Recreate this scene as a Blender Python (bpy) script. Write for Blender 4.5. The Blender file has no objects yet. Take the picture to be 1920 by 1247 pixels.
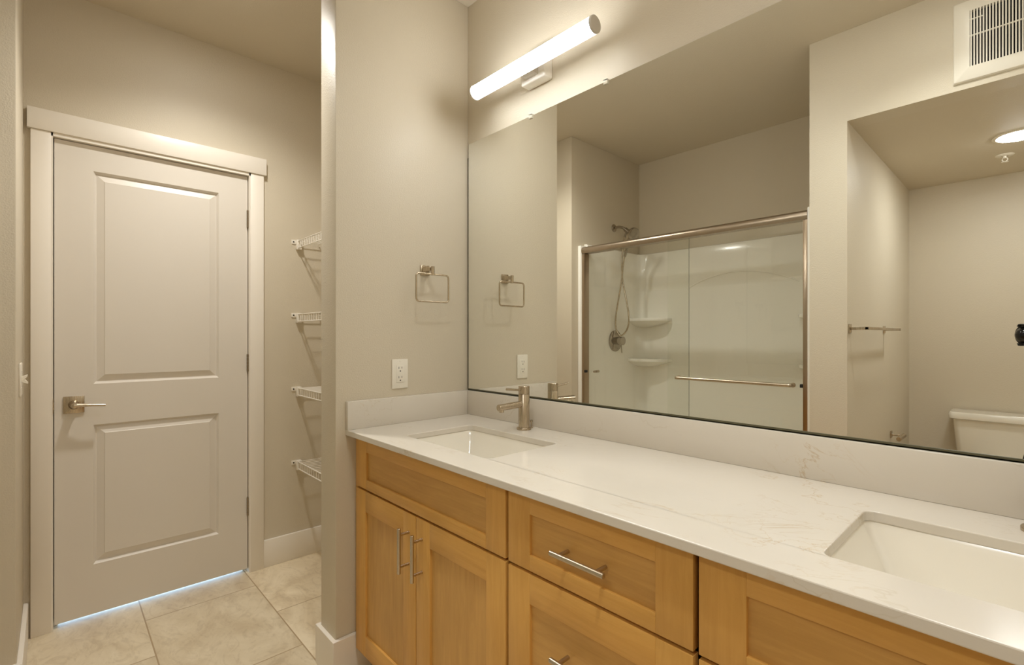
import bpy, bmesh, math, random
from mathutils import Vector, Matrix, Quaternion
random.seed(7)
SC = bpy.context.scene
COL = SC.collection
R = math.radians

# ------------------------------------------------------------------ camera
CX, CY, CZ = 1.6906, -1.3168, 1.217
cam_data = bpy.data.cameras.new('view_camera')
cam_data.sensor_width = 36.0
cam_data.sensor_fit = 'HORIZONTAL'
cam_data.lens = 919.41 * 36.0 / 1920.0
cam_data.shift_y = 5.1 / 1920.0
cam_data.clip_start = 0.02
view = bpy.data.objects.new('view_camera', cam_data)
view.location = (CX, CY, CZ)
view.rotation_euler = (R(90), 0, R(90 - 43.007))
COL.objects.link(view)
SC.camera = view

# ------------------------------------------------------------------ world, exposure
world = bpy.data.worlds.new('daylight')
SC.world = world
world.use_nodes = True
world.node_tree.nodes['Background'].inputs[0].default_value = (0.46, 0.68, 1.0, 1)
world.node_tree.nodes['Background'].inputs[1].default_value = 2.2
vs = SC.view_settings
vs.view_transform = 'Standard'
vs.look = 'None'
vs.exposure = 0.92
vs.gamma = 1.0
vs.use_curve_mapping = False
SC.cycles.max_bounces = 16
SC.cycles.diffuse_bounces = 8
SC.cycles.glossy_bounces = 8
SC.cycles.transparent_max_bounces = 16
SC.cycles.caustics_reflective = True

TUBE_POWER = 13.5        # radiance of the two vanity tubes
HALL_POWER = 39.0        # watts of the recessed light in the passage
FILL_POWER = 12.5        # base watts of the added, unseen fill lights before the vanity
WC_POWER = 68.0          # recessed light over the toilet

# ------------------------------------------------------------------ materials
def srgb(r, g, b):
    f = lambda c: (c / 255.0 / 12.92) if c / 255.0 <= 0.04045 else ((c / 255.0 + 0.055) / 1.055) ** 2.4
    return (f(r), f(g), f(b), 1.0)

def new_mat(name):
    m = bpy.data.materials.new(name)
    m.use_nodes = True
    nt = m.node_tree
    return m, nt, nt.nodes['Principled BSDF']

def node(nt, typ, **kw):
    n = nt.nodes.new(typ)
    for k, v in kw.items():
        setattr(n, k, v)
    return n

def simple(name, col, rough=0.5, metal=0.0, spec=0.5, coat=0.0):
    m, nt, b = new_mat(name)
    b.inputs['Base Color'].default_value = col
    b.inputs['Roughness'].default_value = rough
    b.inputs['Metallic'].default_value = metal
    b.inputs['Specular IOR Level'].default_value = spec
    if coat:
        b.inputs['Coat Weight'].default_value = coat
        b.inputs['Coat Roughness'].default_value = 0.05
    return m

def coords(nt, scale=(1, 1, 1), loc=(0, 0, 0)):
    tc = node(nt, 'ShaderNodeTexCoord')
    mp = node(nt, 'ShaderNodeMapping')
    mp.inputs['Scale'].default_value = scale
    mp.inputs['Location'].default_value = loc
    geo = node(nt, 'ShaderNodeNewGeometry')
    nt.links.new(geo.outputs['Position'], mp.inputs['Vector'])
    return mp

def painted(name, col, rough=0.45, bump=0.12, scale=210.0, spec=0.35):
    m, nt, b = new_mat(name)
    b.inputs['Base Color'].default_value = col
    b.inputs['Roughness'].default_value = rough
    b.inputs['Specular IOR Level'].default_value = spec
    mp = coords(nt)
    n = node(nt, 'ShaderNodeTexNoise')
    n.inputs['Scale'].default_value = scale
    n.inputs['Detail'].default_value = 2.0
    nt.links.new(mp.outputs[0], n.inputs['Vector'])
    bp = node(nt, 'ShaderNodeBump')
    bp.inputs['Strength'].default_value = bump
    bp.inputs['Distance'].default_value = 0.004
    nt.links.new(n.outputs['Fac'], bp.inputs['Height'])
    nt.links.new(bp.outputs[0], b.inputs['Normal'])
    return m

def wood(name, vertical, dark, light):
    m, nt, b = new_mat(name)
    s = (26, 26, 2.2) if vertical else (2.2, 26, 26)
    mp = coords(nt, s)
    n1 = node(nt, 'ShaderNodeTexNoise')
    n1.inputs['Scale'].default_value = 2.2
    n1.inputs['Detail'].default_value = 7.0
    n1.inputs['Roughness'].default_value = 0.62
    n1.inputs['Distortion'].default_value = 0.9
    nt.links.new(mp.outputs[0], n1.inputs['Vector'])
    mp2 = coords(nt, (5, 5, 2.5) if vertical else (2.5, 5, 5))
    n2 = node(nt, 'ShaderNodeTexNoise')
    n2.inputs['Scale'].default_value = 1.3
    n2.inputs['Detail'].default_value = 3.0
    nt.links.new(mp2.outputs[0], n2.inputs['Vector'])
    r1 = node(nt, 'ShaderNodeValToRGB')
    e = r1.color_ramp.elements
    e[0].position = 0.30; e[0].color = srgb(*dark)
    e[1].position = 0.70; e[1].color = srgb(*light)
    nt.links.new(n1.outputs['Fac'], r1.inputs['Fac'])
    r2 = node(nt, 'ShaderNodeValToRGB')
    e = r2.color_ramp.elements
    e[0].position = 0.34; e[0].color = (0.93, 0.925, 0.91, 1)
    e[1].position = 0.66; e[1].color = (1.04, 1.035, 1.03, 1)
    nt.links.new(n2.outputs['Fac'], r2.inputs['Fac'])
    mx = node(nt, 'ShaderNodeMix', data_type='RGBA', blend_type='MULTIPLY')
    mx.inputs[0].default_value = 1.0
    nt.links.new(r1.outputs[0], mx.inputs[6])
    nt.links.new(r2.outputs[0], mx.inputs[7])
    nt.links.new(mx.outputs[2], b.inputs['Base Color'])
    b.inputs['Roughness'].default_value = 0.38
    b.inputs['Specular IOR Level'].default_value = 0.45
    return m

def quartz(name):
    m, nt, b = new_mat(name)
    mp = coords(nt)
    base = srgb(*QUARTZ)
    # thin broken veins: places where a distorted noise crosses its middle, kept only in patches
    def vein(scale, dist, width, patch_scale, p0, p1, off):
        mpo = coords(nt, loc=off)
        n = node(nt, 'ShaderNodeTexNoise')
        n.inputs['Scale'].default_value = scale
        n.inputs['Detail'].default_value = 6.0
        n.inputs['Roughness'].default_value = 0.6
        n.inputs['Distortion'].default_value = dist
        nt.links.new(mpo.outputs[0], n.inputs['Vector'])
        sub = node(nt, 'ShaderNodeMath', operation='SUBTRACT')
        sub.inputs[1].default_value = 0.5
        nt.links.new(n.outputs['Fac'], sub.inputs[0])
        ab = node(nt, 'ShaderNodeMath', operation='ABSOLUTE')
        nt.links.new(sub.outputs[0], ab.inputs[0])
        mr = node(nt, 'ShaderNodeMapRange')
        mr.inputs['From Min'].default_value = 0.0
        mr.inputs['From Max'].default_value = width
        mr.inputs['To Min'].default_value = 1.0
        mr.inputs['To Max'].default_value = 0.0
        nt.links.new(ab.outputs[0], mr.inputs['Value'])
        p = node(nt, 'ShaderNodeTexNoise')
        p.inputs['Scale'].default_value = patch_scale
        p.inputs['Detail'].default_value = 3.0
        nt.links.new(mpo.outputs[0], p.inputs['Vector'])
        pr = node(nt, 'ShaderNodeMapRange')
        pr.inputs['From Min'].default_value = p0
        pr.inputs['From Max'].default_value = p1
        nt.links.new(p.outputs['Fac'], pr.inputs['Value'])
        mu = node(nt, 'ShaderNodeMath', operation='MULTIPLY')
        nt.links.new(mr.outputs[0], mu.inputs[0])
        nt.links.new(pr.outputs[0], mu.inputs[1])
        return mu
    v1 = vein(3.2, 1.6, 0.010, 3.4, 0.54, 0.70, (1.14, -0.08, 0.36))
    v2 = vein(6.0, 2.2, 0.012, 4.5, 0.56, 0.72, (4.94, 1.92, 1.66))
    v3 = vein(1.6, 0.8, 0.004, 2.0, 0.44, 0.66, (0.0, 7.0, 3.0))
    c = node(nt, 'ShaderNodeTexNoise')
    c.inputs['Scale'].default_value = 4.0
    c.inputs['Detail'].default_value = 4.0
    nt.links.new(mp.outputs[0], c.inputs['Vector'])
    rc = node(nt, 'ShaderNodeValToRGB')
    e = rc.color_ramp.elements
    e[0].position = 0.3; e[0].color = (base[0] * 0.96, base[1] * 0.955, base[2] * 0.94, 1)
    e[1].position = 0.7; e[1].color = base
    nt.links.new(c.outputs['Fac'], rc.inputs['Fac'])
    last = rc.outputs[0]
    for v, colr, amt in ((v3, srgb(176, 158, 120), 0.4), (v1, srgb(178, 144, 84), 0.44), (v2, srgb(186, 152, 92), 0.42)):
        sc = node(nt, 'ShaderNodeMath', operation='MULTIPLY')
        sc.inputs[1].default_value = amt
        nt.links.new(v.outputs[0], sc.inputs[0])
        mx = node(nt, 'ShaderNodeMix', data_type='RGBA')
        nt.links.new(sc.outputs[0], mx.inputs[0])
        nt.links.new(last, mx.inputs[6])
        mx.inputs[7].default_value = colr
        last = mx.outputs[2]
    nt.links.new(last, b.inputs['Base Color'])
    b.inputs['Roughness'].default_value = 0.17
    b.inputs['Specular IOR Level'].default_value = 0.5
    return m

def tile_floor(name):
    m, nt, b = new_mat(name)
    mp = coords(nt, loc=(0.903, 1.035 + 0.433, 0))
    br = node(nt, 'ShaderNodeTexBrick')
    br.offset = 0.5
    br.inputs['Scale'].default_value = 1.0
    br.inputs['Brick Width'].default_value = 0.62
    br.inputs['Row Height'].default_value = 0.433
    br.inputs['Mortar Size'].default_value = 0.0028
    br.inputs['Mortar Smooth'].default_value = 0.2
    br.inputs['Color1'].default_value = (0, 0, 0, 1)
    br.inputs['Color2'].default_value = (1, 1, 1, 1)
    br.inputs['Mortar'].default_value = (0.5, 0.5, 0.5, 1)
    nt.links.new(mp.outputs[0], br.inputs['Vector'])
    # stone clouds and streaks; every tile reads a different slice of them
    cmb = node(nt, 'ShaderNodeVectorMath', operation='MULTIPLY_ADD')
    cmb.inputs[1].default_value = (3.0, 5.0, 9.0)
    nt.links.new(br.outputs['Color'], cmb.inputs[0])
    mp2 = coords(nt, (1.0, 1.6, 1))
    nt.links.new(mp2.outputs[0], cmb.inputs[2])
    n1 = node(nt, 'ShaderNodeTexNoise')
    n1.inputs['Scale'].default_value = 3.2
    n1.inputs['Detail'].default_value = 9.0
    n1.inputs['Roughness'].default_value = 0.62
    n1.inputs['Distortion'].default_value = 1.1
    nt.links.new(cmb.outputs[0], n1.inputs['Vector'])
    r1 = node(nt, 'ShaderNodeValToRGB')
    e = r1.color_ramp.elements
    e[0].position = 0.28; e[0].color = srgb(202, 182, 151)
    e[1].position = 0.62; e[1].color = srgb(*TILE)
    k = e.new(0.45); k.color = srgb(221, 205, 175)
    nt.links.new(n1.outputs['Fac'], r1.inputs['Fac'])
    n2 = node(nt, 'ShaderNodeTexNoise')
    n2.inputs['Scale'].default_value = 9.0
    n2.inputs['Detail'].default_value = 8.0
    n2.inputs['Roughness'].default_value = 0.7
    n2.inputs['Distortion'].default_value = 2.5
    nt.links.new(cmb.outputs[0], n2.inputs['Vector'])
    r2 = node(nt, 'ShaderNodeValToRGB')
    e = r2.color_ramp.elements
    e[0].position = 0.36; e[0].color = (0.87, 0.85, 0.83, 1)
    e[1].position = 0.50; e[1].color = (1, 1, 1, 1)
    nt.links.new(n2.outputs['Fac'], r2.inputs['Fac'])
    mx = node(nt, 'ShaderNodeMix', data_type='RGBA', blend_type='MULTIPLY')
    mx.inputs[0].default_value = 1.0
    nt.links.new(r1.outputs[0], mx.inputs[6])
    nt.links.new(r2.outputs[0], mx.inputs[7])
    mo = node(nt, 'ShaderNodeMix', data_type='RGBA')
    nt.links.new(br.outputs['Fac'], mo.inputs[0])
    tv = node(nt, 'ShaderNodeMapRange')           # each tile a little lighter or darker
    tv.inputs['To Min'].default_value = 0.84
    tv.inputs['To Max'].default_value = 1.03
    nt.links.new(br.outputs['Color'], tv.inputs['Value'])
    ms = node(nt, 'ShaderNodeVectorMath', operation='SCALE')
    nt.links.new(mx.outputs[2], ms.inputs[0])
    nt.links.new(tv.outputs[0], ms.inputs['Scale'])
    nt.links.new(ms.outputs[0], mo.inputs[6])
    mo.inputs[7].default_value = srgb(172, 150, 118)
    nt.links.new(mo.outputs[2], b.inputs['Base Color'])
    b.inputs['Roughness'].default_value = 0.42
    bp = node(nt, 'ShaderNodeBump')
    bp.inputs['Strength'].default_value = 0.25
    bp.inputs['Distance'].default_value = 0.002
    bp.invert = True
    nt.links.new(br.outputs['Fac'], bp.inputs['Height'])
    nt.links.new(bp.outputs[0], b.inputs['Normal'])
    return m

def clear_pane(name, tint, refl_rough=0.02):
    m = bpy.data.materials.new(name)
    m.use_nodes = True
    nt = m.node_tree
    nt.nodes.clear()
    out = node(nt, 'ShaderNodeOutputMaterial')
    tr = node(nt, 'ShaderNodeBsdfTransparent')
    tr.inputs[0].default_value = tint
    gl = node(nt, 'ShaderNodeBsdfGlossy')
    gl.inputs['Roughness'].default_value = refl_rough
    # Schlick reflectance, the same on both faces of the sheet
    lw = node(nt, 'ShaderNodeLayerWeight')
    lw.inputs['Blend'].default_value = 0.5
    pw = node(nt, 'ShaderNodeMath', operation='POWER')
    pw.inputs[1].default_value = 5.0
    nt.links.new(lw.outputs['Facing'], pw.inputs[0])
    fr = node(nt, 'ShaderNodeMath', operation='MULTIPLY_ADD')
    fr.inputs[1].default_value = 0.96
    fr.inputs[2].default_value = 0.04
    nt.links.new(pw.outputs[0], fr.inputs[0])
    mx = node(nt, 'ShaderNodeMixShader')
    nt.links.new(fr.outputs[0], mx.inputs[0])
    nt.links.new(tr.outputs[0], mx.inputs[1])
    nt.links.new(gl.outputs[0], mx.inputs[2])
    nt.links.new(mx.outputs[0], out.inputs[0])
    return m

def glow(name, col, strength):
    m, nt, b = new_mat(name)
    b.inputs['Base Color'].default_value = (0.8, 0.8, 0.78, 1)
    b.inputs['Emission Color'].default_value = col
    b.inputs['Emission Strength'].default_value = strength
    return m

def brushed(name, col, rough=0.3, axis=2):
    m, nt, b = new_mat(name)
    b.inputs['Base Color'].default_value = col
    b.inputs['Metallic'].default_value = 1.0
    s = [900, 900, 900]; s[axis] = 8
    mp = coords(nt, tuple(s))
    n = node(nt, 'ShaderNodeTexNoise')
    n.inputs['Scale'].default_value = 1.0
    nt.links.new(mp.outputs[0], n.inputs['Vector'])
    mr = node(nt, 'ShaderNodeMapRange')
    mr.inputs['To Min'].default_value = rough - 0.06
    mr.inputs['To Max'].default_value = rough + 0.08
    nt.links.new(n.outputs['Fac'], mr.inputs['Value'])
    nt.links.new(mr.outputs[0], b.inputs['Roughness'])
    return m

WOOD_FRAME = ((206, 155, 78), (219, 169, 91))
WOOD_PANEL = ((192, 146, 78), (208, 162, 91))
QUARTZ = (215, 208, 196)
TILE = (234, 220, 192)
M = {}
M['wall'] = painted('wall_paint', srgb(207.5, 197.5, 177.5), 0.46, 0.22)
M['ceiling'] = painted('ceiling_paint', srgb(207.5, 197.5, 177.5), 0.6, 0.22)
M['trim'] = simple('trim_paint', srgb(232, 225, 213), 0.38)
M['door'] = simple('door_paint', srgb(220, 213, 202), 0.38)
M['floor'] = tile_floor('stone_look_tile')
M['wood_v'] = wood('maple_vertical', True, *WOOD_FRAME)
M['wood_h'] = wood('maple_horizontal', False, *WOOD_FRAME)
M['panel_v'] = wood('maple_panel_vertical', True, *WOOD_PANEL)
M['panel_h'] = wood('maple_panel_horizontal', False, *WOOD_PANEL)
M['wood_in'] = simple('cabinet_box', srgb(120, 74, 34), 0.5)
M['quartz'] = quartz('veined_quartz')
M['china'] = simple('white_china', srgb(228, 222, 208), 0.12, coat=0.5)
M['acrylic'] = simple('white_acrylic', srgb(244, 241, 232), 0.16, coat=0.3)
M['nickel'] = brushed('brushed_nickel', (0.54, 0.46, 0.35, 1), 0.25, 2)
M['nickel_x'] = brushed('brushed_nickel_long', (0.54, 0.46, 0.35, 1), 0.33, 0)
M['rail'] = brushed('satin_rail', (0.41, 0.335, 0.255, 1), 0.33, 0)
M['chrome'] = simple('polished_nickel', (0.42, 0.375, 0.31, 1), 0.14, 1.0)
M['bronze'] = simple('door_channel', (0.42, 0.33, 0.24, 1), 0.30, 1.0)
M['hinge'] = simple('nickel_dark_reflection', (0.33, 0.27, 0.20, 1), 0.32, 1.0)  # dark reflections on the hinges, put into their base colour
M['mirror'] = simple('silvered_glass', (0.93, 0.94, 0.91, 1), 0.0, 1.0)
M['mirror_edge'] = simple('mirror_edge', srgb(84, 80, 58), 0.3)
M['plastic'] = simple('white_plastic', srgb(232, 226, 212), 0.35)
M['slot'] = simple('dark_slot', srgb(40, 34, 28), 0.6)
M['black'] = simple('black_rubber', srgb(14, 14, 16), 0.5)
M['black_gloss'] = simple('black_glass', srgb(6, 6, 8), 0.12)
M['wire'] = simple('white_vinyl_wire', srgb(232, 226, 214), 0.35)
M['pane'] = clear_pane('shower_glass', (0.982, 0.991, 0.981, 1))
M['pane_edge'] = simple('glass_edge', srgb(70, 88, 78), 0.2)
M['clear'] = simple('clear_plastic', srgb(206, 198, 180), 0.2)
M['tube'] = glow('tube_glow', (0.968, 0.985, 0.985, 1), TUBE_POWER)
M['hall_glow'] = glow('hall_glow', (1.0, 0.975, 0.925, 1), 24.0)
M['fill_glow'] = glow('fill_glow', (1.0, 0.985, 0.95, 1), 12.0)  # lens glow of the added fill lights
M['wc_glow'] = glow('downlight_glow', (0.968, 0.985, 0.985, 1), WC_POWER)
M['cap'] = simple('lamp_end_cap', srgb(200, 194, 184), 0.4)
M['lamp_metal'] = simple('lamp_white_metal', srgb(240, 236, 228), 0.35)
M['dark_metal'] = simple('fan_inside', srgb(34, 34, 34), 0.5, 0.4)

# ------------------------------------------------------------------ mesh helpers
class MB:
    """Collects shapes in world space, then links them as ONE mesh object."""
    def __init__(self):
        self.bm = bmesh.new()
    def _add(self, tmp, mat):
        vmap = {}
        for v in tmp.verts:
            vmap[v] = self.bm.verts.new(v.co)
        for f in tmp.faces:
            try:
                nf = self.bm.faces.new([vmap[v] for v in f.verts])
                nf.material_index = mat
            except ValueError:
                pass
        tmp.free()
    def box(self, x0, x1, y0, y1, z0, z1, bev=0.0, mat=0, seg=2):
        t = bmesh.new()
        bmesh.ops.create_cube(t, size=1.0)
        for v in t.verts:
            v.co = Vector(((x0 + x1) / 2 + v.co.x * (x1 - x0), (y0 + y1) / 2 + v.co.y * (y1 - y0), (z0 + z1) / 2 + v.co.z * (z1 - z0)))
        if bev > 0:
            bmesh.ops.bevel(t, geom=list(t.edges), offset=bev, segments=seg, profile=0.5, affect='EDGES')
        self._add(t, mat)
        return self
    def hexa(self, bottom, top, mat=0, bev=0.0):
        t = bmesh.new()
        vs_ = [t.verts.new(p) for p in bottom] + [t.verts.new(p) for p in top]
        n = len(bottom)
        t.faces.new(vs_[:n][::-1]); t.faces.new(vs_[n:])
        for i in range(n):
            t.faces.new((vs_[i], vs_[(i + 1) % n], vs_[n + (i + 1) % n], vs_[n + i]))
        bmesh.ops.recalc_face_normals(t, faces=list(t.faces))
        if bev > 0:
            bmesh.ops.bevel(t, geom=list(t.edges), offset=bev, segments=2, profile=0.5, affect='EDGES')
        self._add(t, mat)
        return self
    def loft(self, rings, close_ring=True, cap=(True, True), mat=0):
        t = bmesh.new()
        rv = [[t.verts.new(p) for p in ring] for ring in rings]
        n = len(rings[0])
        for a, b in zip(rv, rv[1:]):
            for i in range(n if close_ring else n - 1):
                j = (i + 1) % n
                t.faces.new((a[i], a[j], b[j], b[i]))
        if cap[0]:
            t.faces.new(rv[0][::-1])
        if cap[1]:
            t.faces.new(rv[-1])
        bmesh.ops.recalc_face_normals(t, faces=list(t.faces))
        self._add(t, mat)
        return self
    def lathe(self, origin, axis, profile, seg=32, mat=0):
        """profile: list of (radius, distance along axis)."""
        ax = Vector(axis).normalized()
        u = ax.orthogonal().normalized(); w = ax.cross(u)
        o = Vector(origin)
        t = bmesh.new()
        rings = []
        for r, h in profile:
            c = o + ax * h
            if r < 1e-6:
                rings.append([t.verts.new(c)])
            else:
                rings.append([t.verts.new(c + (u * math.cos(2 * math.pi * i / seg) + w * math.sin(2 * math.pi * i / seg)) * r) for i in range(seg)])
        for a, b in zip(rings, rings[1:]):
            for i in range(seg):
                j = (i + 1) % seg
                if len(a) == 1 and len(b) == 1:
                    continue
                if len(a) == 1:
                    t.faces.new((a[0], b[i], b[j]))
                elif len(b) == 1:
                    t.faces.new((a[i], a[j], b[0]))
                else:
                    t.faces.new((a[i], a[j], b[j], b[i]))
        if len(rings[0]) > 1:
            t.faces.new(rings[0][::-1])
        if len(rings[-1]) > 1:
            t.faces.new(rings[-1])
        bmesh.ops.recalc_face_normals(t, faces=list(t.faces))
        self._add(t, mat)
        return self
    def cyl(self, p0, p1, r, seg=24, mat=0, bev=0.0):
        d = Vector(p1) - Vector(p0)
        L = d.length
        if bev > 0:
            prof = [(r - bev, 0), (r, bev), (r, L - bev), (r - bev, L)]
        else:
            prof = [(r, 0), (r, L)]
        return self.lathe(p0, d, prof, seg, mat)
    def tube(self, pts, r, seg=12, closed=False, mat=0, radii=None):
        P = [Vector(p) for p in pts]
        n = len(P)
        tang = []
        for i in range(n):
            a = P[(i - 1) % n] if (closed or i > 0) else P[i]
            b = P[(i + 1) % n] if (closed or i < n - 1) else P[i]
            tang.append((b - a).normalized())
        u = tang[0].orthogonal().normalized()
        rings = []
        for i in range(n):
            if i:
                q = tang[i - 1].rotation_difference(tang[i])
                u = (q @ u).normalized()
            w = tang[i].cross(u).normalized()
            rr = radii[i] if radii else r
            rings.append([P[i] + (u * math.cos(2 * math.pi * k / seg) + w * math.sin(2 * math.pi * k / seg)) * rr for k in range(seg)])
        if closed:
            # close with the ring rotation that fits best
            best, off = None, 0
            for o in range(seg):
                e = sum((rings[0][(k + o) % seg] - rings[-1][k]).length for k in range(seg))
                if best is None or e < best:
                    best, off = e, o
            rings.append([rings[0][(k + off) % seg] for k in range(seg)])
            self.loft(rings, True, (False, False), mat)
        else:
            self.loft(rings, True, (True, True), mat)
        return self
    def poly(self, pts, ext, mat=0):
        """flat polygon extruded by vector ext."""
        e = Vector(ext)
        return self.loft([[Vector(p) for p in pts], [Vector(p) + e for p in pts]], True, (True, True), mat)
    def holed(self, outer, holes, ext, mat=0):
        t = bmesh.new()
        edges = []
        for loop in [outer] + holes:
            vv = [t.verts.new(p) for p in loop]
            for i in range(len(vv)):
                edges.append(t.edges.new((vv[i], vv[(i + 1) % len(vv)])))
        res = bmesh.ops.triangle_fill(t, edges=edges, use_beauty=True, use_dissolve=False)
        faces = [g for g in res['geom'] if isinstance(g, bmesh.types.BMFace)]
        ex = bmesh.ops.extrude_face_region(t, geom=faces)
        for g in ex['geom']:
            if isinstance(g, bmesh.types.BMVert):
                g.co += Vector(ext)
        bmesh.ops.recalc_face_normals(t, faces=list(t.faces))
        self._add(t, mat)
        return self
    def build(self, name, mats, parent=None, smooth=40, bevel=0.0, loc=None):
        if not isinstance(mats, (list, tuple)):
            mats = [mats]
        off = Vector((0, 0, 0))
        p = parent
        while p is not None:
            off += Vector(p.location)
            p = p.parent
        l = Vector(loc) if loc is not None else Vector((0, 0, 0))
        for v in self.bm.verts:
            v.co -= (off + l)
        me = bpy.data.meshes.new(name)
        self.bm.to_mesh(me)
        self.bm.free()
        for m in mats:
            me.materials.append(m)
        if smooth:
            for p_ in me.polygons:
                p_.use_smooth = True
            me.set_sharp_from_angle(angle=R(smooth))
        o = bpy.data.objects.new(name, me)
        COL.objects.link(o)
        o.location = l
        if parent is not None:
            o.parent = parent
        if bevel:
            b = o.modifiers.new('edge_bevel', 'BEVEL')
            b.width = bevel; b.segments = 2; b.limit_method = 'ANGLE'; b.angle_limit = R(40)
            b.harden_normals = False
        return o

def thing(name, label, cat, loc, group=None):
    o = bpy.data.objects.new(name, None)
    o.empty_display_size = 0.05
    COL.objects.link(o)
    o.location = loc
    return tag(o, label, cat, group)

def tag(o, label, cat, group=None):
    o['label'] = label
    o['category'] = cat
    if group:
        o['group'] = group
    return o

def struct(o, label=None):
    o['kind'] = 'structure'
    if label:
        o['label'] = label
    return o

def copy_thing(src, loc, label, group=None):
    r = src.copy(); COL.objects.link(r)
    r.location = loc
    r['label'] = label
    if group:
        r['group'] = group
    for ch in list(src.children):
        c = ch.copy(); COL.objects.link(c); c.parent = r
        for g in list(ch.children):
            d = g.copy(); COL.objects.link(d); d.parent = c
    return r

def rrect(x0, x1, y0, y1, r, z, n=6):
    out = []
    for cx, cy, a0 in ((x1 - r, y1 - r, 0), (x0 + r, y1 - r, 90), (x0 + r, y0 + r, 180), (x1 - r, y0 + r, 270)):
        for k in range(n + 1):
            a = R(a0 + 90.0 * k / n)
            out.append(Vector((cx + r * math.cos(a), cy + r * math.sin(a), z)))
    return out

def smooth_path(pts, n=8):
    """Catmull-Rom through pts."""
    P = [Vector(p) for p in pts]
    P = [P[0] * 2 - P[1]] + P + [P[-1] * 2 - P[-2]]
    out = []
    for i in range(1, len(P) - 2):
        for k in range(n):
            t = k / n
            a, b, c, d = P[i - 1], P[i], P[i + 1], P[i + 2]
            out.append(0.5 * ((2 * b) + (c - a) * t + (2 * a - 5 * b + 4 * c - d) * t * t + (3 * b - a - 3 * c + d) * t ** 3))
    out.append(P[-2])
    return out

# ------------------------------------------------------------------ dimensions
H = 2.645                      # ceiling
HS = 2.22                      # lowered ceiling over the toilet
YP = -0.5917                   # free end of the partition wall
TP = -0.130                    # its far face
XD = -1.080                    # wall that holds the door
XS = -0.5915                   # shower head wall
YF = -1.4087                   # front plane of shower and toilet openings
YB = -2.2847                   # shower back wall
XE, XT = 0.9253, 1.0821        # divider between shower and toilet
YT = -3.026                    # toilet back wall
XR = 2.13                      # right wall
CT = 0.8786                    # counter top height
BS = 0.9802                    # backsplash top

# ------------------------------------------------------------------ setting
m = MB().box(-2.2, XR + 0.1, YT - 0.1, 0.1, -0.06, 0.0)
struct(m.build('floor', M['floor'], smooth=0), 'beige stone-look tiles in a running bond')
m = MB().box(XD - 0.1, XR + 0.1, YB - 0.1, 0.1, H, H + 0.06)
struct(m.build('ceiling', M['ceiling'], smooth=0), 'beige painted flat ceiling')
m = MB().box(XT, XR, YT, YF - 0.12, HS, HS + 0.06)
struct(m.build('ceiling_toilet', M['ceiling'], smooth=0), 'lowered ceiling above the toilet alcove')
m = MB().box(XD - 0.1, XR + 0.1, 0.0, 0.1, 0, H)
struct(m.build('wall_back', M['wall'], smooth=0), 'beige wall behind the vanity mirror')
m = MB()
m.box(XD - 0.1, XD, -0.565, 0.0, 0, H).box(XD - 0.1, XD, YF, -1.345, 0, H).box(XD - 0.1, XD, -1.345, -0.565, 2.056, H)
struct(m.build('wall_left', M['wall'], smooth=0), 'beige wall around the white door')
m = MB().box(TP, 0.0, YP, 0.0, 0, H, 0.004)
struct(m.build('wall_partition', M['wall']), 'short beige wall between vanity and linen nook')
m = MB().box(XD - 0.1, XS, YB - 0.1, YF, 0, H, 0.004)
struct(m.build('wall_shower_side', M['wall']), 'beige wall block at the shower head end')
m = MB().box(XS, XE, YB - 0.1, YB, 0, H)
struct(m.build('wall_shower_back', M['wall'], smooth=0), 'beige wall behind the shower')
m = MB().box(XE, XT, YT - 0.1, YF, 0, H)
struct(m.build('wall_divider', M['wall'], smooth=0), 'beige wall between shower and toilet')
m = MB().box(XT, XR, YF - 0.12, YF, HS, H)
struct(m.build('wall_header', M['wall'], smooth=0), 'beige header above the toilet alcove')
m = MB().box(XT, XR + 0.1, YT - 0.1, YT, 0, HS)
struct(m.build('wall_toilet_back', M['wall'], smooth=0), 'beige wall behind the toilet')
m = MB().box(XR, XR + 0.1, YT, 0.0, 0, H)
struct(m.build('wall_right', M['wall'], smooth=0), 'beige wall at the right end of the vanity')

BH, BT = 0.142, 0.015
m = MB().box(XD, XD + BT, -0.519, -0.001, 0, BH, 0.002)
struct(m.build('baseboard_left', M['trim']), 'white baseboard right of the door')
m = MB()
m.poly([(0.0, -0.44, 0), (0.0, YP, 0), (TP, YP, 0), (TP, -0.001, 0), (TP - BT, -0.001, 0), (TP - BT, YP - BT, 0), (BT, YP - BT, 0), (BT, -0.44, 0)], (0, 0, BH))
struct(m.build('baseboard_partition', M['trim'], bevel=0.002), 'white baseboard wrapped round the wall end')
m = MB()
m.poly([(XD, YF, 0), (XS, YF, 0), (XS, YF - 0.062, 0), (XS + BT, YF - 0.062, 0), (XS + BT, YF + BT, 0), (XD, YF + BT, 0)], (0, 0, BH))
struct(m.build('baseboard_shower', M['trim'], bevel=0.002), 'white baseboard beside the shower')
m = MB().box(TP - 0.95 + 0.02, TP - BT, -BT, 0, 0, BH, 0.002)
struct(m.build('baseboard_back', M['trim']), 'white baseboard at the back of the linen nook')
m = MB()
m.poly([(XE, YF, 0), (XT, YF, 0), (XT, YT, 0), (XR, YT, 0), (XR, YT + BT, 0), (XT + BT, YT + BT, 0), (XT + BT, YF + BT, 0), (XE, YF + BT, 0)], (0, 0, BH))
struct(m.build('baseboard_toilet', M['trim'], bevel=0.002), 'white baseboard round the toilet alcove')

# ------------------------------------------------------------------ door and its casing
m = MB()
m.box(XD, -1.062, -1.388, -1.327, 0, 2.049, 0.0015)
m.box(XD, -1.062, -0.581, -0.5186, 0, 2.049, 0.0015)
m.box(XD, -1.055, -1.398, -0.507, 2.0495, 2.134, 0.0015)
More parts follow.
